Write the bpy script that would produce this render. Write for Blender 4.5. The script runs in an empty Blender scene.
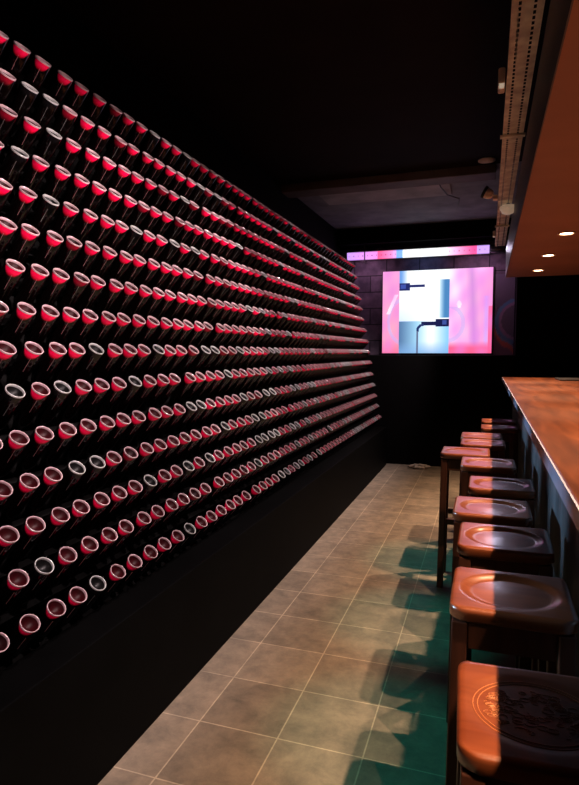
import bpy, bmesh, math, random
from mathutils import Vector, Matrix
random.seed(7)
S = bpy.context.scene
C = S.collection
PI = math.pi
EYE = 1.316

# ------------------------------------------------------------------ materials
def nodes(name):
    m = bpy.data.materials.new(name); m.use_nodes = True
    nt = m.node_tree
    return m, nt, nt.nodes['Principled BSDF']

def setp(b, **kw):
    for k, v in kw.items():
        n = {'color': 'Base Color', 'rough': 'Roughness', 'metal': 'Metallic', 'spec': 'Specular IOR Level', 'coat': 'Coat Weight',
             'emit': 'Emission Color', 'emits': 'Emission Strength'}[k]
        b.inputs[n].default_value = (*v, 1) if isinstance(v, tuple) else v

def plain(name, color, rough=.5, noise=.12, scale=20, bump=0., **kw):
    """principled with a gentle procedural variation of the base colour"""
    m, nt, b = nodes(name)
    setp(b, rough=rough, **kw)
    tc = nt.nodes.new('ShaderNodeTexCoord'); no = nt.nodes.new('ShaderNodeTexNoise')
    no.inputs['Scale'].default_value = scale; no.inputs['Detail'].default_value = 5
    nt.links.new(tc.outputs['Object'], no.inputs['Vector'])
    r = nt.nodes.new('ShaderNodeValToRGB')
    r.color_ramp.elements[0].color = (*[c*(1-noise*2) for c in color], 1)
    r.color_ramp.elements[1].color = (*[min(1, c*(1+noise*2)) for c in color], 1)
    r.color_ramp.elements[0].position = .3; r.color_ramp.elements[1].position = .7
    nt.links.new(no.outputs['Fac'], r.inputs['Fac']); nt.links.new(r.outputs['Color'], b.inputs['Base Color'])
    if bump:
        bp = nt.nodes.new('ShaderNodeBump'); bp.inputs['Strength'].default_value = bump; bp.inputs['Distance'].default_value = .01
        nt.links.new(no.outputs['Fac'], bp.inputs['Height']); nt.links.new(bp.outputs['Normal'], b.inputs['Normal'])
    return m

def wood(name, c0, c1, rough, axis='Y', scale=6, coat=0., bump=.03):
    m, nt, b = nodes(name); setp(b, rough=rough, coat=coat)
    b.inputs['Coat Roughness'].default_value = .18
    tc = nt.nodes.new('ShaderNodeTexCoord'); mp = nt.nodes.new('ShaderNodeMapping')
    sc = {'X': (.12, 1, 1), 'Y': (1, .12, 1), 'Z': (1, 1, .12)}[axis]
    mp.inputs['Scale'].default_value = [s*scale for s in sc]
    no = nt.nodes.new('ShaderNodeTexNoise'); no.inputs['Scale'].default_value = 5; no.inputs['Detail'].default_value = 8; no.inputs['Distortion'].default_value = .6
    r = nt.nodes.new('ShaderNodeValToRGB')
    r.color_ramp.elements[0].color = (*c0, 1); r.color_ramp.elements[1].color = (*c1, 1)
    r.color_ramp.elements[0].position = .3; r.color_ramp.elements[1].position = .72
    bp = nt.nodes.new('ShaderNodeBump'); bp.inputs['Strength'].default_value = bump; bp.inputs['Distance'].default_value = .01
    L = nt.links.new
    L(tc.outputs['Object'], mp.inputs['Vector']); L(mp.outputs['Vector'], no.inputs['Vector']); L(no.outputs['Fac'], r.inputs['Fac'])
    L(r.outputs['Color'], b.inputs['Base Color']); L(no.outputs['Fac'], bp.inputs['Height']); L(bp.outputs['Normal'], b.inputs['Normal'])
    return m

def emissive(name, color, strength):
    m, nt, b = nodes(name); setp(b, color=(.02, .02, .02), emit=color, emits=strength)
    return m

def vertex_glow(name, strength):
    m, nt, b = nodes(name); setp(b, color=(.02, .02, .02), rough=.35, emits=strength)
    a = nt.nodes.new('ShaderNodeVertexColor'); a.layer_name = 'Col'
    nt.links.new(a.outputs['Color'], b.inputs['Emission Color'])
    return m

def slate_tiles():
    m, nt, b = nodes('slate_tile'); setp(b, rough=.5, spec=.4)
    L = nt.links.new; N = nt.nodes.new
    tc = N('ShaderNodeTexCoord'); mp = N('ShaderNodeMapping'); mp.inputs['Location'].default_value = (.355, -1.78, 0)
    br = N('ShaderNodeTexBrick'); br.offset = 0; br.squash = 1
    br.inputs['Scale'].default_value = 1; br.inputs['Brick Width'].default_value = .295; br.inputs['Row Height'].default_value = .295
    br.inputs['Mortar Size'].default_value = .0028; br.inputs['Mortar Smooth'].default_value = .2; br.inputs['Bias'].default_value = 0
    br.inputs['Color1'].default_value = (.27, .23, .19, 1); br.inputs['Color2'].default_value = (.34, .29, .24, 1)
    br.inputs['Mortar'].default_value = (.55, .47, .38, 1)
    n1 = N('ShaderNodeTexNoise'); n1.inputs['Scale'].default_value = 9; n1.inputs['Detail'].default_value = 12; n1.inputs['Roughness'].default_value = .74; n1.inputs['Distortion'].default_value = .25
    r1 = N('ShaderNodeValToRGB'); r1.color_ramp.elements[0].color = (.5, .52, .53, 1); r1.color_ramp.elements[1].color = (1.0, .98, .93, 1)
    r1.color_ramp.elements[0].position = .32; r1.color_ramp.elements[1].position = .68
    mx = N('ShaderNodeMixRGB'); mx.blend_type = 'MULTIPLY'; mx.inputs['Fac'].default_value = 1
    n2 = N('ShaderNodeTexNoise'); n2.inputs['Scale'].default_value = 26; n2.inputs['Detail'].default_value = 8
    ad = N('ShaderNodeMath'); ad.operation = 'MULTIPLY_ADD'; ad.inputs[1].default_value = -1.2
    bp = N('ShaderNodeBump'); bp.inputs['Strength'].default_value = .45; bp.inputs['Distance'].default_value = .006
    L(tc.outputs['Object'], mp.inputs['Vector']); L(mp.outputs['Vector'], br.inputs['Vector']); L(tc.outputs['Object'], n1.inputs['Vector']); L(tc.outputs['Object'], n2.inputs['Vector'])
    L(n1.outputs['Fac'], r1.inputs['Fac']); L(br.outputs['Color'], mx.inputs['Color1']); L(r1.outputs['Color'], mx.inputs['Color2'])
    L(mx.outputs['Color'], b.inputs['Base Color']); L(br.outputs['Fac'], ad.inputs[0]); L(n2.outputs['Fac'], ad.inputs[2])
    L(ad.outputs[0], bp.inputs['Height']); L(bp.outputs['Normal'], b.inputs['Normal'])
    return m

def block_wall():
    m, nt, b = nodes('painted_block_wall'); setp(b, rough=.6)
    L = nt.links.new; N = nt.nodes.new
    tc = N('ShaderNodeTexCoord'); sx = N('ShaderNodeSeparateXYZ'); cx = N('ShaderNodeCombineXYZ')
    br = N('ShaderNodeTexBrick'); br.offset = .5
    br.inputs['Scale'].default_value = 1; br.inputs['Brick Width'].default_value = .42; br.inputs['Row Height'].default_value = .21
    br.inputs['Mortar Size'].default_value = .008; br.inputs['Mortar Smooth'].default_value = .4
    br.inputs['Color1'].default_value = (.24, .18, .25, 1); br.inputs['Color2'].default_value = (.34, .25, .34, 1); br.inputs['Mortar'].default_value = (.06, .045, .07, 1)
    no = N('ShaderNodeTexNoise'); no.inputs['Scale'].default_value = 9; no.inputs['Detail'].default_value = 8
    r = N('ShaderNodeValToRGB'); r.color_ramp.elements[0].position = .35; r.color_ramp.elements[1].position = .7
    r.color_ramp.elements[0].color = (.45, .45, .5, 1); r.color_ramp.elements[1].color = (1, 1, 1, 1)
    mx = N('ShaderNodeMixRGB'); mx.blend_type = 'MULTIPLY'; mx.inputs['Fac'].default_value = 1
    bp = N('ShaderNodeBump'); bp.inputs['Strength'].default_value = .4; bp.inputs['Distance'].default_value = .02
    L(tc.outputs['Object'], sx.inputs[0]); L(sx.outputs['X'], cx.inputs['X']); L(sx.outputs['Z'], cx.inputs['Y'])
    L(cx.outputs[0], br.inputs['Vector']); L(tc.outputs['Object'], no.inputs['Vector']); L(no.outputs['Fac'], r.inputs['Fac'])
    L(br.outputs['Color'], mx.inputs['Color1']); L(r.outputs['Color'], mx.inputs['Color2']); L(mx.outputs['Color'], b.inputs['Base Color'])
    L(no.outputs['Fac'], bp.inputs['Height']); L(bp.outputs['Normal'], b.inputs['Normal'])
    return m

M = {}
M['tile'] = slate_tiles()
M['blocks'] = block_wall()
M['black'] = plain('matt_black_paint', (.0028, .0024, .0028), .8, spec=.12)
M['ceiling'] = plain('dark_ceiling_paint', (.012, .0075, .006), .85, scale=3, spec=.15)
M['recess'] = plain('grey_ceiling_plaster', (.24, .25, .28), .8, scale=5)
M['beam'] = plain('grey_beam_paint', (.14, .11, .11), .7, scale=6)
M['panel'] = plain('pale_ceiling_panel', (.42, .42, .45), .8, scale=5)
M['plinth'] = plain('black_plinth_board', (.0022, .002, .002), .6, scale=8, spec=.06)
M['rack'] = plain('black_rack_board', (.002, .0015, .0015), .7, spec=.1)
M['soffit'] = plain('brown_soffit_board', (.33, .155, .088), .55, .05, 3)
M['soffit_side'] = plain('dark_blue_soffit_edge', (.035, .035, .055), .4, scale=10)
M['tray'] = plain('dusty_galvanised_steel', (.88, .72, .58), .6, .16, 14)
M['cream'] = plain('cream_enamel', (.85, .70, .56), .45, .05)
M['dark_metal'] = plain('dark_metal', (.03, .028, .03), .4)
M['chrome'] = plain('satin_steel', (.55, .52, .5), .3, .05, metal=.9)
M['seat'] = wood('varnished_seat_wood', (.14, .034, .011), (.25, .076, .027), .34, 'X', 5, coat=.5, bump=.015)
M['carving'] = plain('pale_carved_lines', (.50, .22, .10), .3, .05)
M['leg'] = wood('dark_stool_wood', (.055, .020, .012), (.11, .04, .022), .4, 'Z', 6)
M['counter'] = wood('counter_wood', (.062, .018, .007), (.16, .052, .019), .34, 'Y', 4, coat=.2)
M['front'] = wood('black_bar_panel', (.07, .08, .09), (.17, .19, .21), .42, 'Z', 3, coat=.1, bump=.08)
M['edge'] = plain('pale_counter_edge', (.30, .32, .42), .3, .05)
M['lamp'] = emissive('warm_lamp_glow', (1, .72, .45), 14)
M['lens_bounce'] = emissive('spotlight_lens_bounce', (1, .78, .58), .3)  # emission put in for bounce light from below on the box fittings
M['dome_bounce'] = plain('bounce_lit_cream_dome', (.85, .70, .56), .4, .05, emit=(1, .74, .52), emits=.16)  # slight emission imitates bounce light reaching the dome from below
M['screen'] = vertex_glow('screen_picture', .9)
M['bar_glow'] = vertex_glow('light_bar_glow', 1.15)
M['mural'] = None

def mural():
    m, nt, b = nodes('mural_paint'); setp(b, rough=.6)
    a = nt.nodes.new('ShaderNodeVertexColor'); a.layer_name = 'Col'
    nt.links.new(a.outputs['Color'], b.inputs['Base Color'])
    return m
M['mural'] = mural()

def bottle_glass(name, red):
    """dark glass; the red glow of light through the thick foot is painted in, the shaft fades to black along the bottle's own axis (foot at z=0)"""
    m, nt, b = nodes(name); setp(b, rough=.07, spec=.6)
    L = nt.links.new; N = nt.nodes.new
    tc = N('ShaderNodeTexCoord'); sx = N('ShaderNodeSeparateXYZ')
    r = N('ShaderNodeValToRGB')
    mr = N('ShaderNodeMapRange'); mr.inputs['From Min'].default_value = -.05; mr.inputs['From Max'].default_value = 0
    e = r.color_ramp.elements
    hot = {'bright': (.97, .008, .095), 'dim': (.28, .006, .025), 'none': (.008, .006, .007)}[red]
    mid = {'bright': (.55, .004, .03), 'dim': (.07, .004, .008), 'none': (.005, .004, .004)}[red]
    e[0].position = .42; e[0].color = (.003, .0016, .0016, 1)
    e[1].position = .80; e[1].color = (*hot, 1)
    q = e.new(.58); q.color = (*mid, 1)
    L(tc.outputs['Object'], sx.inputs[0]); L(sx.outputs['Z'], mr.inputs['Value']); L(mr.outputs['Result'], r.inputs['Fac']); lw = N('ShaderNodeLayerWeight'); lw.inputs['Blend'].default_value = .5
    fr = N('ShaderNodeMapRange'); fr.inputs['From Min'].default_value = .60; fr.inputs['From Max'].default_value = .38  # facing mask for the painted glow of light through the glass
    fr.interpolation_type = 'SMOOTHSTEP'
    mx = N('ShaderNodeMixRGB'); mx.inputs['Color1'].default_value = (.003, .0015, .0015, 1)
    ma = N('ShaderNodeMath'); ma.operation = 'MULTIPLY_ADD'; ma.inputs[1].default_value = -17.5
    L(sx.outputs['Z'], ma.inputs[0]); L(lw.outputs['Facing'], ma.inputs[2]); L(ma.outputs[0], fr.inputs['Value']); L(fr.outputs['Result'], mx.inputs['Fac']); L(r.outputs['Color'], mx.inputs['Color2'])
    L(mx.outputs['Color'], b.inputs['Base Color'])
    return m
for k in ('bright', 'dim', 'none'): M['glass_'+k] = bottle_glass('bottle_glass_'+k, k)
M['rim'] = plain('thick_glass_rim', (.54, .38, .40), .12, .05, spec=.9)
M['rim_grey'] = plain('thick_grey_glass_rim', (.48, .465, .455), .12, .05, spec=.9)
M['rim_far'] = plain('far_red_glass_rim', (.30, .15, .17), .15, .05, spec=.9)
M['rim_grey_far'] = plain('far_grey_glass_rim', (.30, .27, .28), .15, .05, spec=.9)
M['streak_red'] = plain('red_highlight_streak', (.30, .14, .15), .2, .1)
M['streak_grey'] = plain('grey_highlight_streak', (.16, .14, .14), .2, .1)
M['punt_bright'] = plain('red_punt_glass', (.034, .0012, .003), .45, .1, spec=.2)
M['punt_dim'] = plain('dim_punt_glass', (.018, .002, .003), .45, .1, spec=.2)
M['punt_none'] = plain('black_punt_glass', (.006, .005, .005), .4, .1, spec=.25)

# ------------------------------------------------------------------ mesh helpers
def obj(name, bm, mat, parent=None, smooth=False, bevel=0.):
    me = bpy.data.meshes.new(name)
    bmesh.ops.recalc_face_normals(bm, faces=bm.faces)
    bm.to_mesh(me); bm.free()
    for x in (mat if isinstance(mat, (list, tuple)) else [mat]): me.materials.append(x)
    if smooth:
        for p in me.polygons: p.use_smooth = True
    o = bpy.data.objects.new(name, me); C.objects.link(o)
    if parent: o.parent = parent
    if bevel:
        md = o.modifiers.new('bevel', 'BEVEL'); md.width = bevel; md.segments = 2; md.limit_method = 'ANGLE'
    return o

def box(bm, x0, x1, y0, y1, z0, z1, mi=0):
    v = [bm.verts.new(p) for p in ((x0,y0,z0),(x1,y0,z0),(x1,y1,z0),(x0,y1,z0),(x0,y0,z1),(x1,y0,z1),(x1,y1,z1),(x0,y1,z1))]
    for q in ((3,2,1,0),(4,5,6,7),(0,1,5,4),(1,2,6,5),(2,3,7,6),(3,0,4,7)):
        bm.faces.new([v[i] for i in q]).material_index = mi
    return v

def bx(name, x0, x1, y0, y1, z0, z1, mat, parent=None, bevel=0.):
    bm = bmesh.new(); box(bm, x0, x1, y0, y1, z0, z1)
    return obj(name, bm, mat, parent, bevel=bevel)

def lathe(bm, prof, seg, mi=0, mat=Matrix.Identity(4)):
    """prof = [(r, z)...]; r == 0 closes with a fan"""
    rings = []
    for r, z in prof:
        if r < 1e-6: rings.append([bm.verts.new(mat @ Vector((0, 0, z)))])
        else: rings.append([bm.verts.new(mat @ Vector((r*math.cos(2*PI*k/seg), r*math.sin(2*PI*k/seg), z))) for k in range(seg)])
    for a, b in zip(rings, rings[1:]):
        for k in range(seg):
            j = (k+1) % seg
            f = [a[k % len(a)], a[j % len(a)], b[j % len(b)], b[k % len(b)]]
            f = list(dict.fromkeys(f))
            if len(f) > 2:
                fc = bm.faces.new(f); fc.material_index = mi; fc.smooth = True

def tube(bm, pts, r, seg=8):
    pts = [Vector(p) for p in pts]; rings = []
    for i, p in enumerate(pts):
        d = (pts[min(i+1, len(pts)-1)] - pts[max(i-1, 0)]).normalized()
        a = d.orthogonal().normalized() if i == 0 else (rings[-1][1] - d*rings[-1][1].dot(d)).normalized()
        b = d.cross(a)
        rings.append(([bm.verts.new(p + a*r*math.cos(2*PI*k/seg) + b*r*math.sin(2*PI*k/seg)) for k in range(seg)], a))
    for (A, _), (B, _) in zip(rings, rings[1:]):
        for k in range(seg): bm.faces.new((A[k], A[(k+1) % seg], B[(k+1) % seg], B[k])).smooth = True
    bm.faces.new(rings[0][0][::-1]); bm.faces.new(rings[-1][0])

def tag(o, label, cat, group=None):
    o['label'] = label; o['category'] = cat
    if group: o['group'] = group
    return o
def struct(o): o['kind'] = 'structure'; return o
def thing(name, loc, label, cat, group=None):
    o = bpy.data.objects.new(name, None); C.objects.link(o); o.location = loc; o.empty_display_size = .05
    return tag(o, label, cat, group)

# ------------------------------------------------------------------ setting
YB = 7.6
struct(bx('floor', -1.95, 2.3, -1.2, YB+.1, -.1, 0, M['tile']))
struct(bx('wall_left', -1.95, -1.85, -1.2, YB+.1, 0, 3.15, M['black']))
struct(bx('wall_right', 2.3, 2.4, -1.2, YB+.1, 0, 3.15, M['black']))
struct(bx('wall_front', -1.95, 2.4, -1.3, -1.2, 0, 3.15, M['black']))
struct(bx('ceiling', -1.95, 2.4, -1.3, 5.2, 2.87, 3.15, M['ceiling']))
struct(bx('trim_1', -1.95, .035, 5.2, 5.42, 2.80, 2.87, M['beam'], bevel=.006))
struct(bx('ceiling_recess', -1.95, 2.4, 5.2, YB+.1, 2.87, 3.15, M['recess']))
struct(bx('trim_2', -1.60, -.36, 5.50, 5.98, 2.845, 2.87, M['panel'], bevel=.006))
struct(bx('trim_3', -1.85, .32, 7.3, YB, EYE+1.36, 2.87, M['black']))
struct(bx('wall_back', -1.85, .30, YB, YB+.1, 0, 3.15, M['blocks']))
struct(bx('wall_back_right', .30, 2.4, 7.1, YB+.1, 0, 3.15, M['black']))
struct(bx('wall_back_lower', -1.85, .30, 6.82, YB, 0, EYE-.035, M['black'], bevel=.004))

# painted mural on the block wall right of the screen
def mural_patch():
    bm = bmesh.new(); nx, nz = 20, 60
    x0, x1, z0, z1 = .058, .298, EYE-.034, EYE+.95
    V = [[bm.verts.new((x0+(x1-x0)*i/nx, YB-.004, z0+(z1-z0)*j/nz)) for i in range(nx+1)] for j in range(nz+1)]
    for j in range(nz):
        for i in range(nx): bm.faces.new((V[j][i], V[j][i+1], V[j+1][i+1], V[j+1][i]))
    col = bm.loops.layers.float_color.new('Col')
    for f in bm.faces:
        for l in f.loops:
            u = (l.vert.co.x-x0)/(x1-x0); v = (l.vert.co.z-z0)/(z1-z0)
            c = Vector((.16, .13, .19))
            d = math.hypot(u*.24+.0-.30, (v-.42)*.98) - .26
            if abs(d) < .02: c = Vector((.14, .26, .42))
            elif -.055 < d < -.02: c = Vector((.34, .22, .36))
            d2 = v - (.34 - .34*u - .05*math.sin(u*5))
            if abs(d2) < .035: c = Vector((.60, .17, .14))
            elif .035 < d2 < .06: c = Vector((.20, .30, .42))
            elif d2 < -.035: c = Vector((.26, .14, .2))
            l[col] = (*[min(1, q*1.5) for q in c], 1)
    return struct(obj('wall_back_mural', bm, M['mural']))
mural_patch()

# ------------------------------------------------------------------ dropped soffit over the bar
SX, SZ, SY = .1455, EYE+.71, 5.95
sf = bx('ceiling_soffit', SX+.004, 2.29, -1.15, SY, SZ, SZ+.012, M['soffit']); struct(sf)
bm = bmesh.new(); box(bm, SX, SX+.004, -1.15, SY, SZ-.001, SZ+.275); box(bm, SX+.004, 2.29, SY-.02, SY, SZ+.012, SZ+.275)
struct(obj('trim_4', bm, M['soffit_side']))

DLY = [.30, 1.16, 2.02, 2.98, 3.86, 4.68, 5.50]
DLX = [.46, .46, .455, .44, .43, .405, .40]
order = ['first', 'second', 'third', 'fourth', 'fifth', 'sixth', 'seventh']
def make_downlight(label):
    t = thing('downlight', (0,0,0), label, 'ceiling light', 'recessed lights in the soffit')
    bm = bmesh.new(); lathe(bm, [(.036, 0), (.050, -.001), (.052, -.005), (.046, -.008), (.038, -.006), (.036, 0)], 24)
    obj('trim_ring', bm, M['cream'], t)
    bm = bmesh.new(); lathe(bm, [(0, -.0035), (.02, -.0045), (.036, -.003)], 24)
    obj('lens', bm, M['lamp'], t)
    return t
dl0 = None
dl_labels = {3: 'glowing round recessed light in brown soffit, most cut off at right edge', 4: 'glowing round recessed light in brown soffit, nearest wholly visible one',
             5: 'glowing round recessed light in brown soffit, between two others', 6: 'glowing round recessed light in brown soffit, nearest its far end'}
def place_copy(src, loc, label=None, rz=None):
    r = src.copy(); C.objects.link(r); r.location = loc
    if label: r['label'] = label
    if rz is not None: r.rotation_euler.z = rz
    for ch in list(src.children):
        c = ch.copy(); C.objects.link(c); c.parent = r
        for g in ch.children:
            d = g.copy(); C.objects.link(d); d.parent = c
    return r
for i in (4, 5, 6, 3):
    loc = (DLX[i], DLY[i], SZ)
    if dl0 is None: dl0 = make_downlight(dl_labels[i]); dl0.location = loc
    else: place_copy(dl0, loc, dl_labels[i])

def spot(name, loc, aim, power, color, size, blend=.5, radius=.03):
    l = bpy.data.lights.new(name, 'SPOT'); l.energy = power; l.color = color; l.spot_size = math.radians(size); l.spot_blend = blend; l.shadow_soft_size = radius
    o = bpy.data.objects.new(name, l); C.objects.link(o); o.location = loc
    o.rotation_euler = (Vector(aim)-Vector(loc)).to_track_quat('-Z', 'Y').to_euler()
    return o
for x, y in zip(DLX, DLY):
    spot('downlight_beam', (x, y, SZ-.02), (x-.12, y, 0), 145, (1, .66, .42), 92, 1, .012)

# ------------------------------------------------------------------ perforated cable tray with spotlights
TX0, TX1, TZ = .045, .1455, EYE+1.0
tray = thing('cable_tray', ((TX0+TX1)/2, 3.5, TZ), 'long perforated steel cable tray hung under the dark ceiling beside the soffit', 'cable tray')
def tray_mesh(y0, y1, holes):
    bm = bmesh.new(); cx = (TX0+TX1)/2
    xs = [TX0, TX0+.018, TX0+.026, TX0+.060, TX0+.068, TX1-.012]
    pitch, n = .03, int((y1-y0)/.03)
    ys = []
    for k in range(n): ys += [y0+k*pitch, y0+k*pitch+.019]
    ys.append(y0+n*pitch)
    V = [[bm.verts.new((x-cx, y-3.5, 0)) for x in xs] for y in ys]
    for j in range(len(ys)-1):
        for i in range(len(xs)-1):
            if j % 2 == 0 and i in (1, 3): continue
            bm.faces.new((V[j][i], V[j][i+1], V[j+1][i+1], V[j+1][i]))
    for e, i in ((TX0, 0), (TX1-.012, len(xs)-1)):
        up = [bm.verts.new((e-cx, y-3.5, .045)) for y in ys]
        for j in range(len(ys)-1): bm.faces.new((V[j][i], V[j+1][i], up[j+1], up[j]))
    return bm
obj('channel', tray_mesh(.2, 5.9, True), M['tray'], tray)
for y in (1.2, 2.93, 4.95):
    bm = bmesh.new(); cx = (TX0+TX1)/2
    box(bm, TX0-cx-.012, TX1-cx-.004, y-3.5-.012, y-3.5+.012, -.012, -.001)
    box(bm, -.004, .004, y-3.5-.004, y-3.5+.004, -.001, .55-.001)
    obj('hanger', bm, M['tray'], tray)

def spotlight(loc, label, style):
    """a cream spotlight clamped to the tray's left flange"""
    t = thing('spotlight', loc, label, 'spotlight', 'cream spotlights on the cable tray')
    if style == 'box':
        bm = bmesh.new(); box(bm, -.026, -.001, -.05, .05, -.012, .045); obj('housing', bm, M['cream'], t, bevel=.006)
        bm = bmesh.new(); box(bm, -.023, -.004, -.046, -.01, -.0155, -.011); obj('lens', bm, M['lens_bounce'], t)
    elif style == 'head':
        bm = bmesh.new(); box(bm, -.03, -.001, -.03, .03, -.014, .012); obj('clamp', bm, M['cream'], t, bevel=.004)
        R = Matrix.Translation((-.062, -.01, .028)) @ Matrix.Rotation(math.radians(-62), 4, 'Y')
        bm = bmesh.new(); lathe(bm, [(0, -.036), (.018, -.033), (.030, -.018), (.034, .002), (.034, .025), (.029, .027), (.025, .012), (0, .010)], 20, 0, R); obj('lamp_head', bm, M['cream'], t)
        bm = bmesh.new(); lathe(bm, [(.0375, .012), (.040, .014), (.040, .030), (.0365, .030)], 20, 0, R); obj('black_ring', bm, M['dark_metal'], t)
    else:
        bm = bmesh.new()
        lathe(bm, [(0, -.052), (.020, -.050), (.040, -.038), (.052, -.016), (.054, -.004), (.050, 0), (0, .0005)], 24, 0, Matrix.Diagonal((1.0, 1.5, 1, 1))); obj('dome', bm, M['dome_bounce'], t)
        bm = bmesh.new(); lathe(bm, [(.012, 0), (.012, .02)], 10); obj('stem', bm, M['dark_metal'], t)
    return t
spotlight((TX0-.004, 2.38, TZ-.004), 'cream box spotlight on the left flange of the cable tray, closest of the fittings', 'box')
spotlight((TX0-.004, 4.05, TZ-.004), 'cream round-headed spotlight on clamp turned from the cable tray to the rack', 'head')
spotlight((.110, 4.24, TZ-.022), 'cream domed lamp fitted under the cable tray', 'dome')
spotlight((TX0-.004, 5.35, TZ-.004), 'small cream box spotlight at the far end of the cable tray', 'box').scale = (.8, .8, .8)

# the rack spotlights' beams
for y in (.4, 1.35, 2.3, 3.25, 4.2, 5.2, 6.1):
    spot('rack_beam', (TX0-.06, y, TZ-.03), (-1.35, y+.1, 1.36), 98, (1, .82, .82), 84, .5, .012)

sd = thing('smoke_detector', (-.04, 5.07, 2.87), 'small round smoke detector on the dark ceiling left of the cable tray', 'smoke detector')
bm = bmesh.new(); lathe(bm, [(0, -.020), (.03, -.019), (.048, -.015), (.056, 0)], 24); obj('cover', bm, M['cream'], sd)
bm = bmesh.new(); lathe(bm, [(.0565, -.010), (.068, -.009), (.068, 0), (.056, 0)], 24); obj('base', bm, M['cream'], sd)

# ------------------------------------------------------------------ bottle rack
FOOT = Vector((-1.16, 0, .546)); T = Vector((-.1725, 0, .985)); NP = Vector((.985, 0, .1725))
AX = Vector((.66, -.08, .745)).normalized()               # from neck to foot
rack = thing('bottle_rack', (-1.45, 3.7, 0), 'tall black leaning rack along the left wall holding rows of bottles', 'bottle rack')
def in_rack(bm): bmesh.ops.translate(bm, verts=bm.verts, vec=Vector((1.45, -3.7, 0))); return bm
Y0, Y1 = .45, 6.74
bm = bmesh.new()
def plane_pt(s, depth): return FOOT + T*s - NP*depth
back = [plane_pt(-.3, .184), plane_pt(1.86, .184), plane_pt(1.86, .202), plane_pt(-.3, .202)]
A = [bm.verts.new((p.x, Y0, p.z)) for p in back]; B = [bm.verts.new((p.x, Y1, p.z)) for p in back]
for k in range(4): bm.faces.new((A[k], A[(k+1) % 4], B[(k+1) % 4], B[k]))
bm.faces.new(A[::-1]); bm.faces.new(B)
obj('back_board', in_rack(bm), M['rack'], rack)
bm = bmesh.new(); box(bm, -1.235, -1.095, Y0, Y1, 0, .45)
obj('plinth', in_rack(bm), M['plinth'], rack, bevel=.004)

ROWZ = [2.313, 2.184, 2.063, 1.941, 1.818, 1.697, 1.573, 1.446, 1.327, 1.204, 1.073, .948, .826, .705, .577]
SEG = 20
RB = .0292
def body_prof():
    return [(RB*.97, -.001), (RB, -.006), (RB, -.115), (RB*.93, -.128), (RB*.72, -.142), (.0165, -.156), (.0135, -.166), (.0130, -.196), (.0150, -.198), (.0150, -.207), (.0125, -.209), (0, -.209)]
def rim_prof():   # thick glass bearing ring, proud of the foot
    return [(RB*.97, -.001), (RB*.985, .0035), (RB*.95, .0048), (RB*.90, .0046), (RB*.865, .0020), (RB*.85, -.003)]
def punt_prof(): return [(RB*.85, -.003), (RB*.64, -.012), (RB*.34, -.018), (0, -.020)]

for i, z in enumerate(ROWZ):                            # shelf rails that carry the necks
    foot = FOOT + T*((z-FOOT.z)/T.z)
    c = foot - AX*.182; down = (AX.cross(Vector((0, 1, 0)))).normalized()
    if down.z > 0: down = -down
    c = c + down*(.0142+.010)
    bm = bmesh.new(); e1 = Vector((AX.x, 0, AX.z)).normalized(); e2 = down
    q = [c+e1*.012+e2*.010, c-e1*.012+e2*.010, c-e1*.012-e2*.010, c+e1*.012-e2*.010]
    A = [bm.verts.new((p.x, Y0, p.z)) for p in q]; B = [bm.verts.new((p.x, Y1, p.z)) for p in q]
    for k in range(4): bm.faces.new((A[k], A[(k+1) % 4], B[(k+1) % 4], B[k]))
    bm.faces.new(A[::-1]); bm.faces.new(B)
    obj('rail', in_rack(bm), M['rack'], rack)

quat = AX.to_track_quat('Z', 'Y')
_w = quat.inverted() @ Vector((.70, -.62, -.25)); STREAK = math.atan2(_w.y, _w.x)
START = [1.49, 1.39, 1.48, 1.39, 1.40, 1.39, 1.39, 1.31, 1.31, 1.21, 1.20, 1.21, 1.20, 1.11, 1.12]
KNOWN = ['BBBBBBDBBN', 'DDNNDBBDBB', 'DBNBBBBBBD', 'BNBBBBBBDB', 'BBNBBBBNBB', 'BBBDBBBBBB', 'BBBDBBBBBB', 'DBBBBBBBBB', 'BBBBNBBBNB', 'BNBNBBBNBB',
         'DBBBBBBBBB', 'BBBNNBDBBB', 'BBBBBBBNBB', 'DBNBBBBBBB', 'DBBBNBBBBB']
slots = []
for r, z in enumerate(ROWZ):
    y = START[r]; k = 0; gap = random.randint(11, 26)
    foot = FOOT + T*((z-FOOT.z)/T.z)
    while y < 6.66:
        ch = KNOWN[r][k] if k < len(KNOWN[r]) else random.choices('BDN', (.66, .12, .22))[0]
        slots.append((r, k, Vector((foot.x, y+random.uniform(-.007, .007), z)), {'B': 'bright', 'D': 'dim', 'N': 'none'}[ch]))
        y += .1005; k += 1
        if k == gap: y += .035; gap += random.randint(12, 24)
slots.sort(key=lambda s: (s[2]-Vector((0, 0, EYE))).length)

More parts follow.
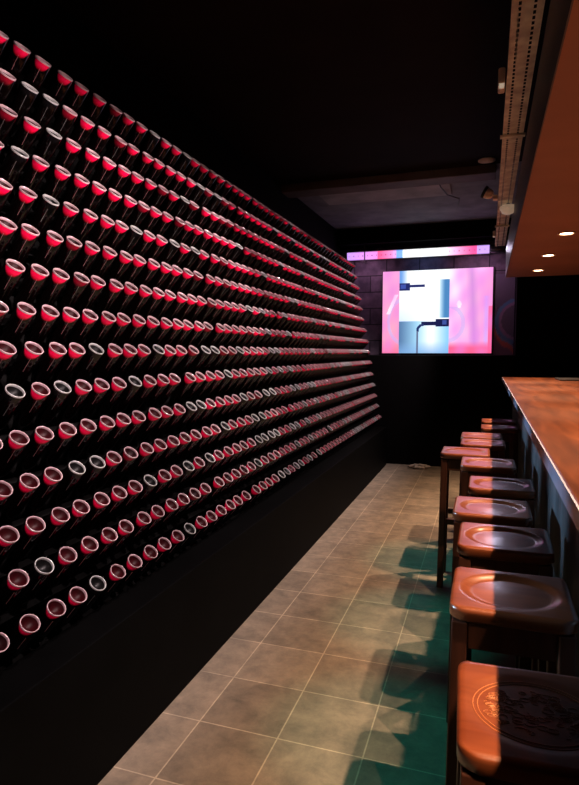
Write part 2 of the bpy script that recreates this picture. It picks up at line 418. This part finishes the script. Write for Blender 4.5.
ROWS = ['first', 'second', 'third', 'fourth', 'fifth', 'sixth', 'seventh', 'eighth', 'ninth', 'tenth', 'eleventh', 'twelfth', 'thirteenth', 'fourteenth', 'fifteenth',
        'sixteenth', 'seventeenth', 'eighteenth', 'nineteenth', 'twentieth', 'twenty-first', 'twenty-second', 'twenty-third', 'twenty-fourth', 'twenty-fifth', 'twenty-sixth', 'twenty-seventh', 'twenty-eighth', 'twenty-ninth', 'thirtieth']
def row_words(r):
    if r == 0: return 'in the top row'
    if r == 14: return 'in the bottom row'
    return 'in the %s row from the top' % ROWS[r] if r <= 7 else 'in the %s row from the bottom' % ROWS[14-r]
LOOK = {'bright': 'red-glowing glass bottle', 'dim': 'dull red glass bottle', 'none': 'dark unlit glass bottle'}
protos = {}
def make_bottle(kind):
    bm = bmesh.new(); lathe(bm, body_prof(), SEG); b = obj('bottle', bm, M['glass_'+kind])
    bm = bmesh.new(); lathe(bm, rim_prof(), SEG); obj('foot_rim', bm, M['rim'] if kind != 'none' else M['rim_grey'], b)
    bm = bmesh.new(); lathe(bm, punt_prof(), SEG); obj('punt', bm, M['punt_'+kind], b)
    bm = bmesh.new(); rad = RB+.0002; an = STREAK; sd_ = .0009
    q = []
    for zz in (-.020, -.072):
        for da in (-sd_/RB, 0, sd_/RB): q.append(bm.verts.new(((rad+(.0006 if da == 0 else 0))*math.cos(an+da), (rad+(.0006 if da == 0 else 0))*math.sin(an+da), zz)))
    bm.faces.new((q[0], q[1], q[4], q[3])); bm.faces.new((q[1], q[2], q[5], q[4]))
    obj('highlight_streak', bm, M['streak_red'] if kind == 'bright' else M['streak_grey'], b)  # pale strip painted in place of a specular streak along the glass
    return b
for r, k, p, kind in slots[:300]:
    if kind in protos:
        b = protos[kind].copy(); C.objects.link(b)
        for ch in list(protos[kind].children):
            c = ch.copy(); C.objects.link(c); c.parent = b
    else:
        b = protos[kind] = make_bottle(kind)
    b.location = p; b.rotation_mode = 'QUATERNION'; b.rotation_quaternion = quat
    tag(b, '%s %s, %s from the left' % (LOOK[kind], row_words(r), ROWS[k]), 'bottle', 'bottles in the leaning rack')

# the remaining, smallest bottles far down the rack
kinds = ['bright', 'dim', 'none']
bm = bmesh.new(); zl = bm.verts.layers.float.new('axis')
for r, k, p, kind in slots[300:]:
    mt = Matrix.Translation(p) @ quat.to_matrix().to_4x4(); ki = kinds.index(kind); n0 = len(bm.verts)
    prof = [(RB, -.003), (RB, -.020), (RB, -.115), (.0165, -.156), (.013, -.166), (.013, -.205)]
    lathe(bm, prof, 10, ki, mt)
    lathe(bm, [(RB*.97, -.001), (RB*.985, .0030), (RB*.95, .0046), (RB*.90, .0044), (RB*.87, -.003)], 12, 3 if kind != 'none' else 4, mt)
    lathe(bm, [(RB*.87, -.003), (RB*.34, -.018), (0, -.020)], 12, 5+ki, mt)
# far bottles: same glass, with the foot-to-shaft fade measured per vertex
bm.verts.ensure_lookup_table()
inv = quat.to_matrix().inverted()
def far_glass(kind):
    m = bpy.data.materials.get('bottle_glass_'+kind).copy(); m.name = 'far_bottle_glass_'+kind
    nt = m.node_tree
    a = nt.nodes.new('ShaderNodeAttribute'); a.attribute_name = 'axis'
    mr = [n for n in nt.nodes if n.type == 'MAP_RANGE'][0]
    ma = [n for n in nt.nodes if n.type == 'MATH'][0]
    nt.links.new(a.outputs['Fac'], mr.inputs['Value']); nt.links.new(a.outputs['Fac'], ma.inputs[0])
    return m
feet = [s for s in slots[300:]]
per = len(bm.verts)//len(feet)
for i, v in enumerate(bm.verts):
    p = feet[i//per][2]
    v[zl] = (inv @ (v.co-p)).z
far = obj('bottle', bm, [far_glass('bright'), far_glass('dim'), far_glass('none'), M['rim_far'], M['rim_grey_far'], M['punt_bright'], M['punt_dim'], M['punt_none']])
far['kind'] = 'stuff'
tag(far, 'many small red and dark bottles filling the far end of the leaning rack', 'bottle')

# ------------------------------------------------------------------ bar
BX, BZ = .138, EYE-.239
bar = thing('bar_counter', (1.0, 2.5, 0), 'long bar counter with orange-brown wooden top and black front panel', 'bar')
def in_bar(bm): bmesh.ops.translate(bm, verts=bm.verts, vec=Vector((-1.0, -2.5, 0))); return bm
bm = bmesh.new(); box(bm, BX+.003, 1.05, -.9, 6.0, BZ-.035, BZ); ct = obj('countertop', in_bar(bm), M['counter'], bar, bevel=.003)
bm = bmesh.new(); box(bm, BX-.001, BX+.003, -.9, 6.0, BZ-.034, BZ-.001); obj('edge_strip', in_bar(bm), M['edge'], bar)
bm = bmesh.new(); box(bm, .240, .27, -.9, 5.97, 0, BZ-.035); obj('front_panel', in_bar(bm), M['front'], bar)
bm = bmesh.new(); box(bm, .27, 1.0, 5.93, 5.97, 0, BZ-.035); obj('end_panel', in_bar(bm), M['front'], bar)
bm = bmesh.new(); box(bm, .55, .554, -.9, 6.0, BZ, BZ+.0008); obj('board_joint', in_bar(bm), M['leg'], bar)
mat_ = bx('bar_mat', .58, .95, 5.35, 5.75, BZ+.001, BZ+.012, M['dark_metal'], bevel=.004)
tag(mat_, 'dark flat mat lying near the far end of the wooden bar top', 'bar mat')

# ------------------------------------------------------------------ stools
SH = .76
def seat_mesh(w=.262, d=.262, th=.032, dx=0., deep=.008):
    bm = bmesh.new(); n = 36; rc = .035
    def out(u, v):     # map square grid to a rounded square
        x, y = (u-.5)*w, (v-.5)*d
        ax, ay = abs(x)-(w/2-rc), abs(y)-(d/2-rc)
        if ax > 0 and ay > 0:
            m = max(ax, ay); l = math.hypot(ax, ay)
            s = m/l
            x = math.copysign(w/2-rc+ax*s, x); y = math.copysign(d/2-rc+ay*s, y)
        return x, y
    def h(x, y):
        q = math.hypot((x-dx)/(w*.42), (y)/(d*.38))
        z = 0.
        if q < 1: z = -deep*min(1, (1-q)/.16)*(1-.25*(1-q))
        e = max(abs(x)/(w/2), abs(y)/(d/2))
        if e > .955: z -= .004*((e-.955)/.045)**2
        return z
    top = [[None]*(n+1) for _ in range(n+1)]
    for j in range(n+1):
        for i in range(n+1):
            x, y = out(i/n, j/n); top[j][i] = bm.verts.new((x, y, h(x, y)))
    for j in range(n):
        for i in range(n): bm.faces.new((top[j][i], top[j][i+1], top[j+1][i+1], top[j+1][i])).smooth = True
    ring = [top[0][i] for i in range(n)] + [top[j][n] for j in range(n)] + [top[n][i] for i in range(n, 0, -1)] + [top[j][0] for j in range(n, 0, -1)]
    prev = ring
    for inset, z in ((0, -.010), (0, -th+.006), (.006, -th)):
        cur = [bm.verts.new((v.co.x*(1-inset*2/w), v.co.y*(1-inset*2/d), z)) for v in ring]
        for k in range(len(ring)):
            f = bm.faces.new((prev[k], cur[k], cur[(k+1) % len(ring)], prev[(k+1) % len(ring)])); f.smooth = True
        prev = cur
    bm.faces.new(prev)
    return bm
def make_stool(label):
    t = thing('bar_stool', (0,0,0), label, 'bar stool', 'wooden stools along the bar')
    o = obj('seat', seat_mesh(), M['seat'], t); o.location = (0, 0, SH)
    L = .108; w = .017
    bm = bmesh.new(); zt = SH-.034
    for s in (-1, 1):
        box(bm, -L+w+.001, L-w-.001, s*L-.009, s*L+.009, zt-.062, zt); box(bm, s*L-.009, s*L+.009, -L+w+.001, L-w-.001, zt-.062, zt)
    obj('apron', bm, M['leg'], t, bevel=.002)
    for sx in (-1, 1):
        for sy in (-1, 1):
            bm = bmesh.new(); v = box(bm, sx*L-w, sx*L+w, sy*L-w, sy*L+w, 0, zt)
            for q in v[:4]: q.co.x += sx*.012; q.co.y += sy*.012
            obj('leg', bm, M['leg'], t, bevel=.003)
    for s in (-1, 1):
        k = L+.006
        bm = bmesh.new(); box(bm, -k+w+.002, k-w-.002, s*k-.009, s*k+.009, .36, .39); obj('stretcher', bm, M['leg'], t, bevel=.002)
        bm = bmesh.new(); box(bm, s*k-.009, s*k+.009, -k+w+.002, k-w-.002, .43, .46); obj('stretcher', bm, M['leg'], t, bevel=.002)
    return t
HALF = .131
STOOLS = [(-.034, 1.072, 'wooden bar stool with engraved medallion on its orange seat, closest to the camera'),
          (-.068, 1.545, 'wooden bar stool with dished oval seat directly behind the engraved stool'),
          (-.072, 1.965, 'wooden bar stool with pale sheen on seat, third along the bar'),
          (-.104, 2.32, 'wooden bar stool with dished seat, fourth along the bar'),
          (-.064, 2.725, 'wooden bar stool with pink-lit dished seat, fifth along, pushed deepest under the bar'),
          (-.116, 3.215, 'wooden bar stool just in front of the pulled-out stool'),
          (-.236, 3.535, 'wooden bar stool pulled out furthest from the bar, its tall leg showing'),
          (-.146, 3.90, 'wooden bar stool just behind the pulled-out stool, pinkish seat'),
          (-.156, 4.22, 'wooden bar stool with orange-lit seat, third from the far end of the row'),
          (-.034, 4.72, 'wooden bar stool, second from the far end of the row, small orange seat'),
          (-.034, 5.15, 'wooden bar stool at the far end of the row, last along the bar')]
st0 = None
for xl, yb, lab in STOOLS:
    loc = (xl+HALF, yb-HALF, 0)
    if st0 is None: st0 = make_stool(lab); st0.location = loc
    else: place_copy(st0, loc, lab)
st0.rotation_euler.z = math.radians(2.5)
first_seat = [c for c in st0.children if c.name.split('.')[0] == 'seat'][0]
_o = obj('seat', seat_mesh(dx=-.013, deep=.0025), M['seat']); first_seat.data = _o.data; bpy.data.objects.remove(_o)
# engraving on the closest seat: two thin rings and a loose leaf scroll
bm = bmesh.new()
def arc(cx, cy, rx, ry, a0, a1, n=40): return [(cx+rx*math.cos(a0+(a1-a0)*k/n), cy+ry*math.sin(a0+(a1-a0)*k/n), -.0077 if False else .0) for k in range(n+1)]
def dish_z(x, y):
    q = math.hypot((x+.013)/(.262*.42), y/(.262*.38)); return -.0025*min(1, (1-q)/.16)*(1-.25*(1-q)) if q < 1 else 0
def engr(pts, r=.0007): tube(bm, [(x, y, dish_z(x, y)+.0005) for x, y, _ in pts], r, 5)
engr(arc(-.013, 0, .094, .084, 0, 2*PI)); engr(arc(-.013, 0, .087, .077, 0, 2*PI))
rng = random.Random(3)
for k in range(70):
    a = rng.uniform(0, 2*PI); q = rng.uniform(.25, .9); e = rng.uniform(.004, .010)
    engr(arc(-.013+math.cos(a)*q*.076, math.sin(a)*q*.066, e, e*.7, rng.uniform(0, 6), rng.uniform(7, 10), 10), .0005)
for k in range(46):
    a = rng.uniform(PI*.74, PI*1.26); q = rng.uniform(.62, .95); e = rng.uniform(.003, .007)
    engr(arc(-.013+math.cos(a)*q*.080, math.sin(a)*q*.070, e, e*.7, rng.uniform(0, 6), rng.uniform(7, 10), 9), .0005)
en = obj('medallion', bm, M['carving'], st0); en.location = (0, 0, SH); en['label'] = 'pale engraved medallion'

# ------------------------------------------------------------------ screen, light bar
SX0, SX1, SZ0, SZ1 = -1.30, .045, EYE-.012, EYE+1.035
def lerp(a, b, t): t = max(0, min(1, t)); return [p+(q-p)*t for p, q in zip(a, b)]
def srgb(c): return [((v/255)/12.92 if v < 10 else (((v/255)+.055)/1.055)**2.4) for v in c]
def picture(X, Y):
    """colour at a point of the moving picture; X 0..454 across, Y 0..334 down"""
    n = math.sin(X*.071+Y*.02)*math.cos(Y*.043-X*.013)
    if X < 72:
        c = lerp((238, 168, 215), (250, 170, 190), Y/334)
        d = math.hypot((X-95)*1.0, (Y-205)*.75)
        if 62 < d < 74: c = lerp(c, (200, 190, 235), .7)
        if abs((X-40)+(Y-140)*.45) < 8 and 95 < Y < 175: c = (255, 232, 245)
        if Y > 275: c = lerp(c, (240, 110, 150), (Y-275)/80)
        c = lerp(c, (225, 140, 215), .3+.3*n)
    elif X < 282:
        if Y < 205:
            c = (250, 253, 255)
            if X < 108 and Y < 50: c = lerp((120, 165, 225), c, (X-80)/30)
            if Y > 120: c = lerp(c, (205, 222, 252), (Y-120)/100*max(0, 1-(X-72)/120))
            if X > 242 and 40 < Y < 192: c = lerp((215, 236, 248), (84, 140, 190), min(1, (X-242)/22))
        else:
            c = lerp((95, 128, 168), (170, 215, 240), (X-72)/80) if X < 150 else lerp((170, 215, 240), (245, 250, 255), (X-150)/50)
            if X > 215: c = lerp((245, 250, 255), (150, 205, 240), (X-215)/60)
            if Y > 285: c = lerp(c, (140, 180, 225), (Y-285)/60)
        if (50 <= Y <= 80 and 72 <= X <= 118) or (57 <= Y <= 67 and X <= 180 and X > 72): c = (40, 48, 110)
        if 56 < Y < 72 and 78 < X < 100: c = (70, 90, 170)
        if (197 <= Y <= 226 and 228 <= X) or (208 <= Y <= 222 and 168 <= X <= 228): c = (30, 36, 84)
        if 202 < Y < 220 and 254 < X < 272: c = (70, 90, 160)
        dd = math.hypot(X-176, Y-244)
        if 20 < dd < 30 and X < 176 and Y < 246: c = (40, 56, 110)
        if 148 <= X <= 155 and Y >= 244: c = (110, 120, 150)
    else:
        c = lerp((250, 205, 238), (240, 160, 212), (X-282)/170)
        c = lerp(c, (255, 240, 252), max(0, 1-math.hypot((X-285)/70, (Y-40)/130)))
        w = abs(X-378-(Y-150)*.05)
        if w < 26: c = lerp((208, 150, 212), c, w/26)
        if abs(X-430) < 14 and Y > 110: c = lerp((215, 175, 240), c, abs(X-430)/14)
        if 62 < math.hypot(X-270, Y-215) < 78 and Y > 150: c = lerp(c, (200, 190, 235), .6)
        if math.hypot(X-322, (Y-140)*.6) < 9: c = (255, 244, 255)
        if Y > 286: c = lerp(c, (244, 108, 150), (Y-286)/26)
        if X > 440 and 150 < Y: c = lerp(c, (240, 90, 130), .7)
        c = lerp(c, (222, 140, 226), .25+.25*n)
    return srgb(c)
def glow_grid(name, x0, x1, z0, z1, y, nx, nz, fn, mat, parent):
    bm = bmesh.new()
    V = [[bm.verts.new((x0+(x1-x0)*i/nx, y, z0+(z1-z0)*j/nz)) for i in range(nx+1)] for j in range(nz+1)]
    col = bm.loops.layers.float_color.new('Col')
    for j in range(nz):
        for i in range(nx):
            f = bm.faces.new((V[j][i], V[j][i+1], V[j+1][i+1], V[j+1][i]))
            c = fn((i+.5)/nx, 1-(j+.5)/nz)
            for l in f.loops: l[col] = (*c, 1)
    return obj(name, bm, mat, parent)
scr = thing('video_screen', ((SX0+SX1)/2, YB-.03, SZ0), 'bright pink and white video screen on the far wall', 'screen')
cx = (SX0+SX1)/2
glow_grid('picture', SX0-cx, SX1-cx, 0, SZ1-SZ0, -.012, 182, 134, lambda u, v: picture(u*454, v*334), M['screen'], scr)
bx('panel', SX0-cx-.012, SX1-cx+.016, -.010, .028, -.012, SZ1-SZ0+.004, M['dark_metal'], scr)

LBX0, LBX1, LBZ = -1.74, -.005, EYE+1.228
lb = thing('light_bar', ((LBX0+LBX1)/2, YB-.16, LBZ), 'long glowing pink and white light bar above the video screen', 'light bar')
def bar_col(u, v):
    X = u*440
    if X < 100: c = lerp((190, 150, 235), (225, 140, 215), X/100)
    elif X < 150: c = lerp((250, 90, 140), (240, 150, 205), (X-100)/50)
    elif X < 160: c = (222, 160, 225)
    elif X < 180: c = (130, 170, 235)
    elif X < 318: c = (252, 253, 255)
    else: c = lerp((252, 215, 242), (238, 90, 150), (X-318)/75) if X < 405 else (190, 155, 232)
    return c
def bar_px(u, v):
    c = bar_col(u, v); X = u*440
    k = (X % 15)
    if not 165 < X < 322 and 5 < k < 9 and .38 < v < .62: c = [q*.75 for q in c]      # the little round lamp lenses
    if v < .12 or v > .9: c = [q*.8 for q in c]
    return srgb(c)
bcx = (LBX0+LBX1)/2
glow_grid('lamp_face', LBX0-bcx, LBX1-bcx, -.052, .052, -.026, 220, 12, bar_px, M['bar_glow'], lb)
bx('housing', LBX0-bcx-.006, LBX1-bcx+.006, -.024, .024, -.057, .057, M['dark_metal'], lb)
for x in (-1.51,):
    bm = bmesh.new(); box(bm, x-bcx-.006, x-bcx+.006, -.036, -.0265, -.09, .07); box(bm, x-bcx-.012, x-bcx+.012, -.0365, .10, .058, .070); obj('bracket', bm, M['dark_metal'], lb)
bm = bmesh.new(); tube(bm, [(-1.515-bcx, 0, .06), (-1.52-bcx, 0, .12), (-1.518-bcx, -.005, .5)], .004, 6); obj('hanging_wire', bm, M['chrome'], lb)
sc = thing('stage_lamp', (.085, YB-.22, LBZ-.005), 'black cylindrical stage lamp at the right end of the glowing light bar', 'stage lamp')
bm = bmesh.new(); lathe(bm, [(0, -.085), (.045, -.083), (.052, -.06), (.052, .075), (.046, .085), (.040, .07), (0, .068)], 20, 0, Matrix.Rotation(math.radians(90), 4, 'Y')); obj('barrel', bm, plain('black_lamp_shell', (.05, .05, .06), .25, spec=.8), sc)
bm = bmesh.new(); tube(bm, [(0, .0, .052), (0, .0, .10), (0, .16, .10)], .009, 8); obj('bracket', bm, M['chrome'], sc)

bm = bmesh.new(); tube(bm, [(-.46, 5.46, 2.862), (-.44, 5.6, 2.83), (-.40, 5.85, 2.82), (-.30, 6.1, 2.835), (-.33, 6.5, 2.862)], .006, 6)
tag(obj('ceiling_cable', bm, M['dark_metal']), 'thin dark cable sagging from the ceiling behind the beam', 'cable')

# small crumpled rag left on the floor at the foot of the dark partition
bm = bmesh.new()
bmesh.ops.create_icosphere(bm, subdivisions=4, radius=1)
rg = random.Random(5)
ph = [rg.uniform(0, 6) for _ in range(6)]
for v in bm.verts:
    x, y, z = v.co
    d = 1+.22*math.sin(5*x+ph[0])*math.cos(4*y+ph[1])+.16*math.sin(9*y+ph[2]+3*z)+.1*math.cos(13*x+ph[3])
    v.co = Vector((x*d*.10, y*d*.05, max(0, z*d*.5+.45)*.055))
rag = obj('floor_cloth', bm, plain('pale_cloth', (.4, .36, .33), .9), smooth=True); rag.location = (-.70, 6.62, .001)
tag(rag, 'small pale crumpled cloth on the floor by the dark far wall', 'cloth')

# ------------------------------------------------------------------ other light
for y in (1.0, 1.9, 2.8, 3.7):
    spot('teal_beam', (-1.0, y+.2, 2.8), (-.34, y, 0), 44 if y < 1.5 else 72, (.02, .88, .72), 19, .8, .03)
for x in (-1.5, -.1):
    spot('wall_fill', (x, YB-.45, LBZ-.10), (x-.0, YB, EYE+.75), 3, (.95, .55, .85), 150, .8, .04)  # added unseen spots that brighten the block wall, no fittings there
spot('wall_fill', (-.78, YB-.40, LBZ-.10), (-.78, YB, EYE+1.1), 1.3, (.30, .52, 1), 90, .8, .04)  # added unseen spot imitating blue projector spill above the screen
spot('sheen_fill', (.06, YB-.5, LBZ-.02), (-.02, 2.4, .76), 9, (.82, .78, 1), 40, .8, .07)  # added spot imitating the screen's sheen on the seats
for y in (1.25, 2.15, 3.05, 3.95):
    spot('cool_fill', (-1.0, y, 1.0), (.24, y+.05, .86), 46, (.50, .74, 1), 34, .9, .03)  # added unseen spots before the rack to brighten the bar front
w = bpy.data.worlds.new('World'); S.world = w; w.use_nodes = True
w.node_tree.nodes['Background'].inputs['Color'].default_value = (.35, .3, .4, 1)
w.node_tree.nodes['Background'].inputs['Strength'].default_value = .0015

# ------------------------------------------------------------------ camera
cam = bpy.data.cameras.new('camera'); co = bpy.data.objects.new('camera', cam); C.objects.link(co)
cam.sensor_fit = 'VERTICAL'; cam.sensor_height = 24; cam.lens = 580/785*24; cam.clip_start = .05
th, ph_ = .3282, .06925
d = Vector((-math.sin(th)*math.cos(ph_), math.cos(th)*math.cos(ph_), -math.sin(ph_))); r = Vector((math.cos(th), math.sin(th), 0)); u = r.cross(d)
co.matrix_world = Matrix(((r.x, u.x, -d.x, 0), (r.y, u.y, -d.y, 0), (r.z, u.z, -d.z, EYE), (0, 0, 0, 1)))
S.camera = co
S.view_settings.view_transform = 'Standard'; S.view_settings.look = 'None'; S.view_settings.exposure = .4; S.view_settings.gamma = .87
S.cycles.use_denoising = True
S.cycles.max_bounces = 8
